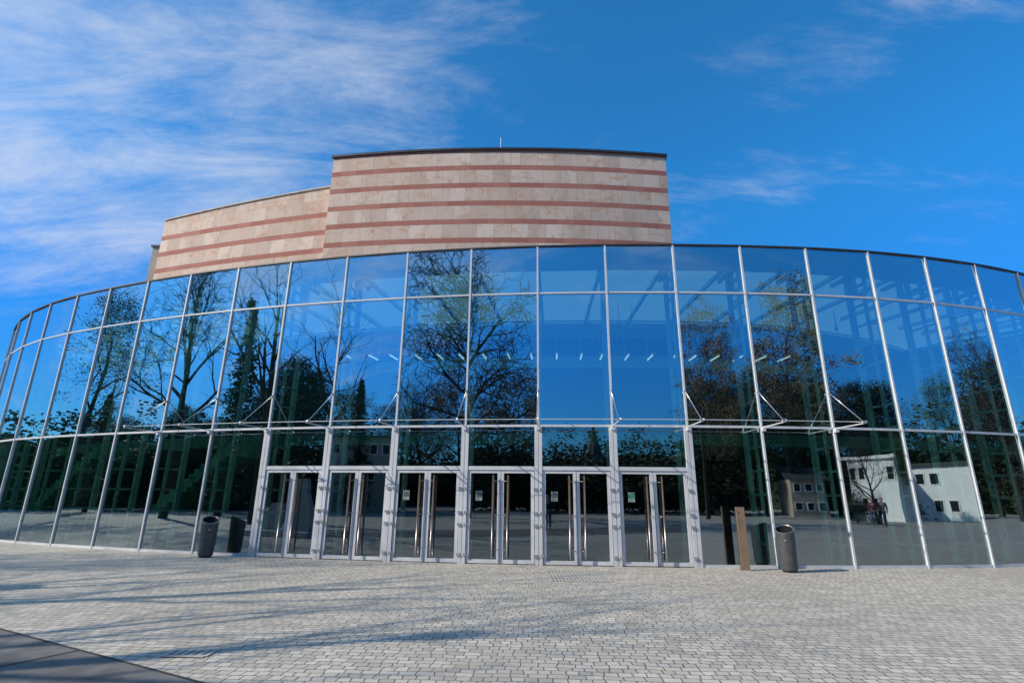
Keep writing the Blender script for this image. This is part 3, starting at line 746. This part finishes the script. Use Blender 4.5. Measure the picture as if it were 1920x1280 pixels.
down = (((-.24,.02,1.14),(-.25,-.06,.90)),((.24,.02,1.14),(.25,-.06,.90)))
up = (((-.25,-.18,1.25),(-.09,-.36,1.50)),((.25,-.18,1.25),(.09,-.36,1.50)))
person('person in a navy jacket with both hands raised, mirrored in the fifth door', (0,-.55,0), PI, up, M['navy'], M['denim'], .04)
for px, dd, lab, co, tr, hl in ((1643,24,'person in a dark red jacket mirrored in the glass beside the blue poster',M['redcloth'],M['denim'],True),(1660,24,'person in a grey coat mirrored right of the one in red',M['greycloth'],M['navy'],False)):
    q = mirror(px, 990, dd); person(lab, (q.x,q.y,0), math.atan2(14-q.y, 8-q.x)+PI/2, down, co, tr, .16, hl)

# ------------------------------------------------------------------ sky and sun
AZ, EL = math.radians(-108), math.radians(33)
s = Vector((math.sin(AZ)*math.cos(EL), math.cos(AZ)*math.cos(EL), math.sin(EL)))
sd = bpy.data.lights.new('sun','SUN'); sd.energy = 5.0; sd.angle = math.radians(.5); sd.color = (1,.91,.77)
so = bpy.data.objects.new('sun', sd); C.objects.link(so); so.rotation_euler = (-s).to_track_quat('-Z','Y').to_euler(); so.location = s*60
W = bpy.data.worlds.new('World'); bpy.context.scene.world = W; W.use_nodes = True; W.node_tree.nodes.clear(); N = NT(W.node_tree)
sky = N.add('ShaderNodeTexSky', sky_type='NISHITA'); sky.sun_disc = False; sky.sun_elevation = EL; sky.sun_rotation = AZ
sky.air_density = 1.0; sky.dust_density = .2; sky.ozone_density = 2.0
hs = N.add('ShaderNodeHueSaturation'); hs.inputs['Saturation'].default_value = 1.35; hs.inputs['Value'].default_value = 1.6; N.l.new(sky.outputs[0], hs.inputs['Color'])
tc = N.add('ShaderNodeTexCoord').outputs['Generated']; sx = N.add('ShaderNodeSeparateXYZ'); N.l.new(tc, sx.inputs[0])
cr = N.add('ShaderNodeValToRGB'); N.l.new(sx.outputs[2], cr.inputs[0]); e = cr.color_ramp.elements
e[0].position = 0.0; e[0].color = (.13,.28,.44,1); e[1].position = .85; e[1].color = (.75,1,.97,1)
for p_, c_ in ((.12,(.10,.34,.57,1)),(.28,(.14,.51,.79,1)),(.48,(.36,.84,.95,1))):
    x = e.new(p_); x.color = c_
skyc = N.mix(1.0, hs.outputs[0], cr.outputs[0], 'MULTIPLY')
den = N.m('ADD', N.m('MAXIMUM', sx.outputs[2], 0), .30)
cb = N.add('ShaderNodeCombineXYZ'); N.l.new(N.m('DIVIDE', sx.outputs[0], den), cb.inputs[0]); N.l.new(N.m('DIVIDE', sx.outputs[1], den), cb.inputs[1])
v1 = N.mapping(cb.outputs[0], rot=(0,0,-.55), sc=(1.0,2.9,1), loc=(.7,.2,0)); v2 = N.mapping(cb.outputs[0], rot=(0,0,.4), sc=(1.0,1.2,1), loc=(5.3,2.2,0))
n1 = N.noise(v1, 2.2, 14, .70, .45); n2 = N.noise(v2, 1.5, 9, .62, .2)
mask = N.ramp(sx.outputs[0], -.70, .15, .13, -.04)
mask = N.m('SUBTRACT', mask, N.ramp(sx.outputs[2], .42, .22, 0, .14))
val = N.m('ADD', N.m('ADD', N.m('MULTIPLY', n1, .6), N.m('MULTIPLY', n2, .4)), mask)
cl = N.ramp(val, .46, .82, 0, .82)
b1 = N.add('ShaderNodeBackground'); N.l.new(skyc, b1.inputs[0]); b1.inputs[1].default_value = .14
b2 = N.add('ShaderNodeBackground'); b2.inputs[0].default_value = (.80,.87,1,1); b2.inputs[1].default_value = .88
mx = N.add('ShaderNodeMixShader'); N.l.new(cl, mx.inputs[0]); N.l.new(b1.outputs[0], mx.inputs[1]); N.l.new(b2.outputs[0], mx.inputs[2])
wo = N.add('ShaderNodeOutputWorld'); N.l.new(mx.outputs[0], wo.inputs[0])
sc = bpy.context.scene; sc.view_settings.view_transform = 'Standard'; sc.view_settings.look = 'None'; sc.view_settings.exposure = 0
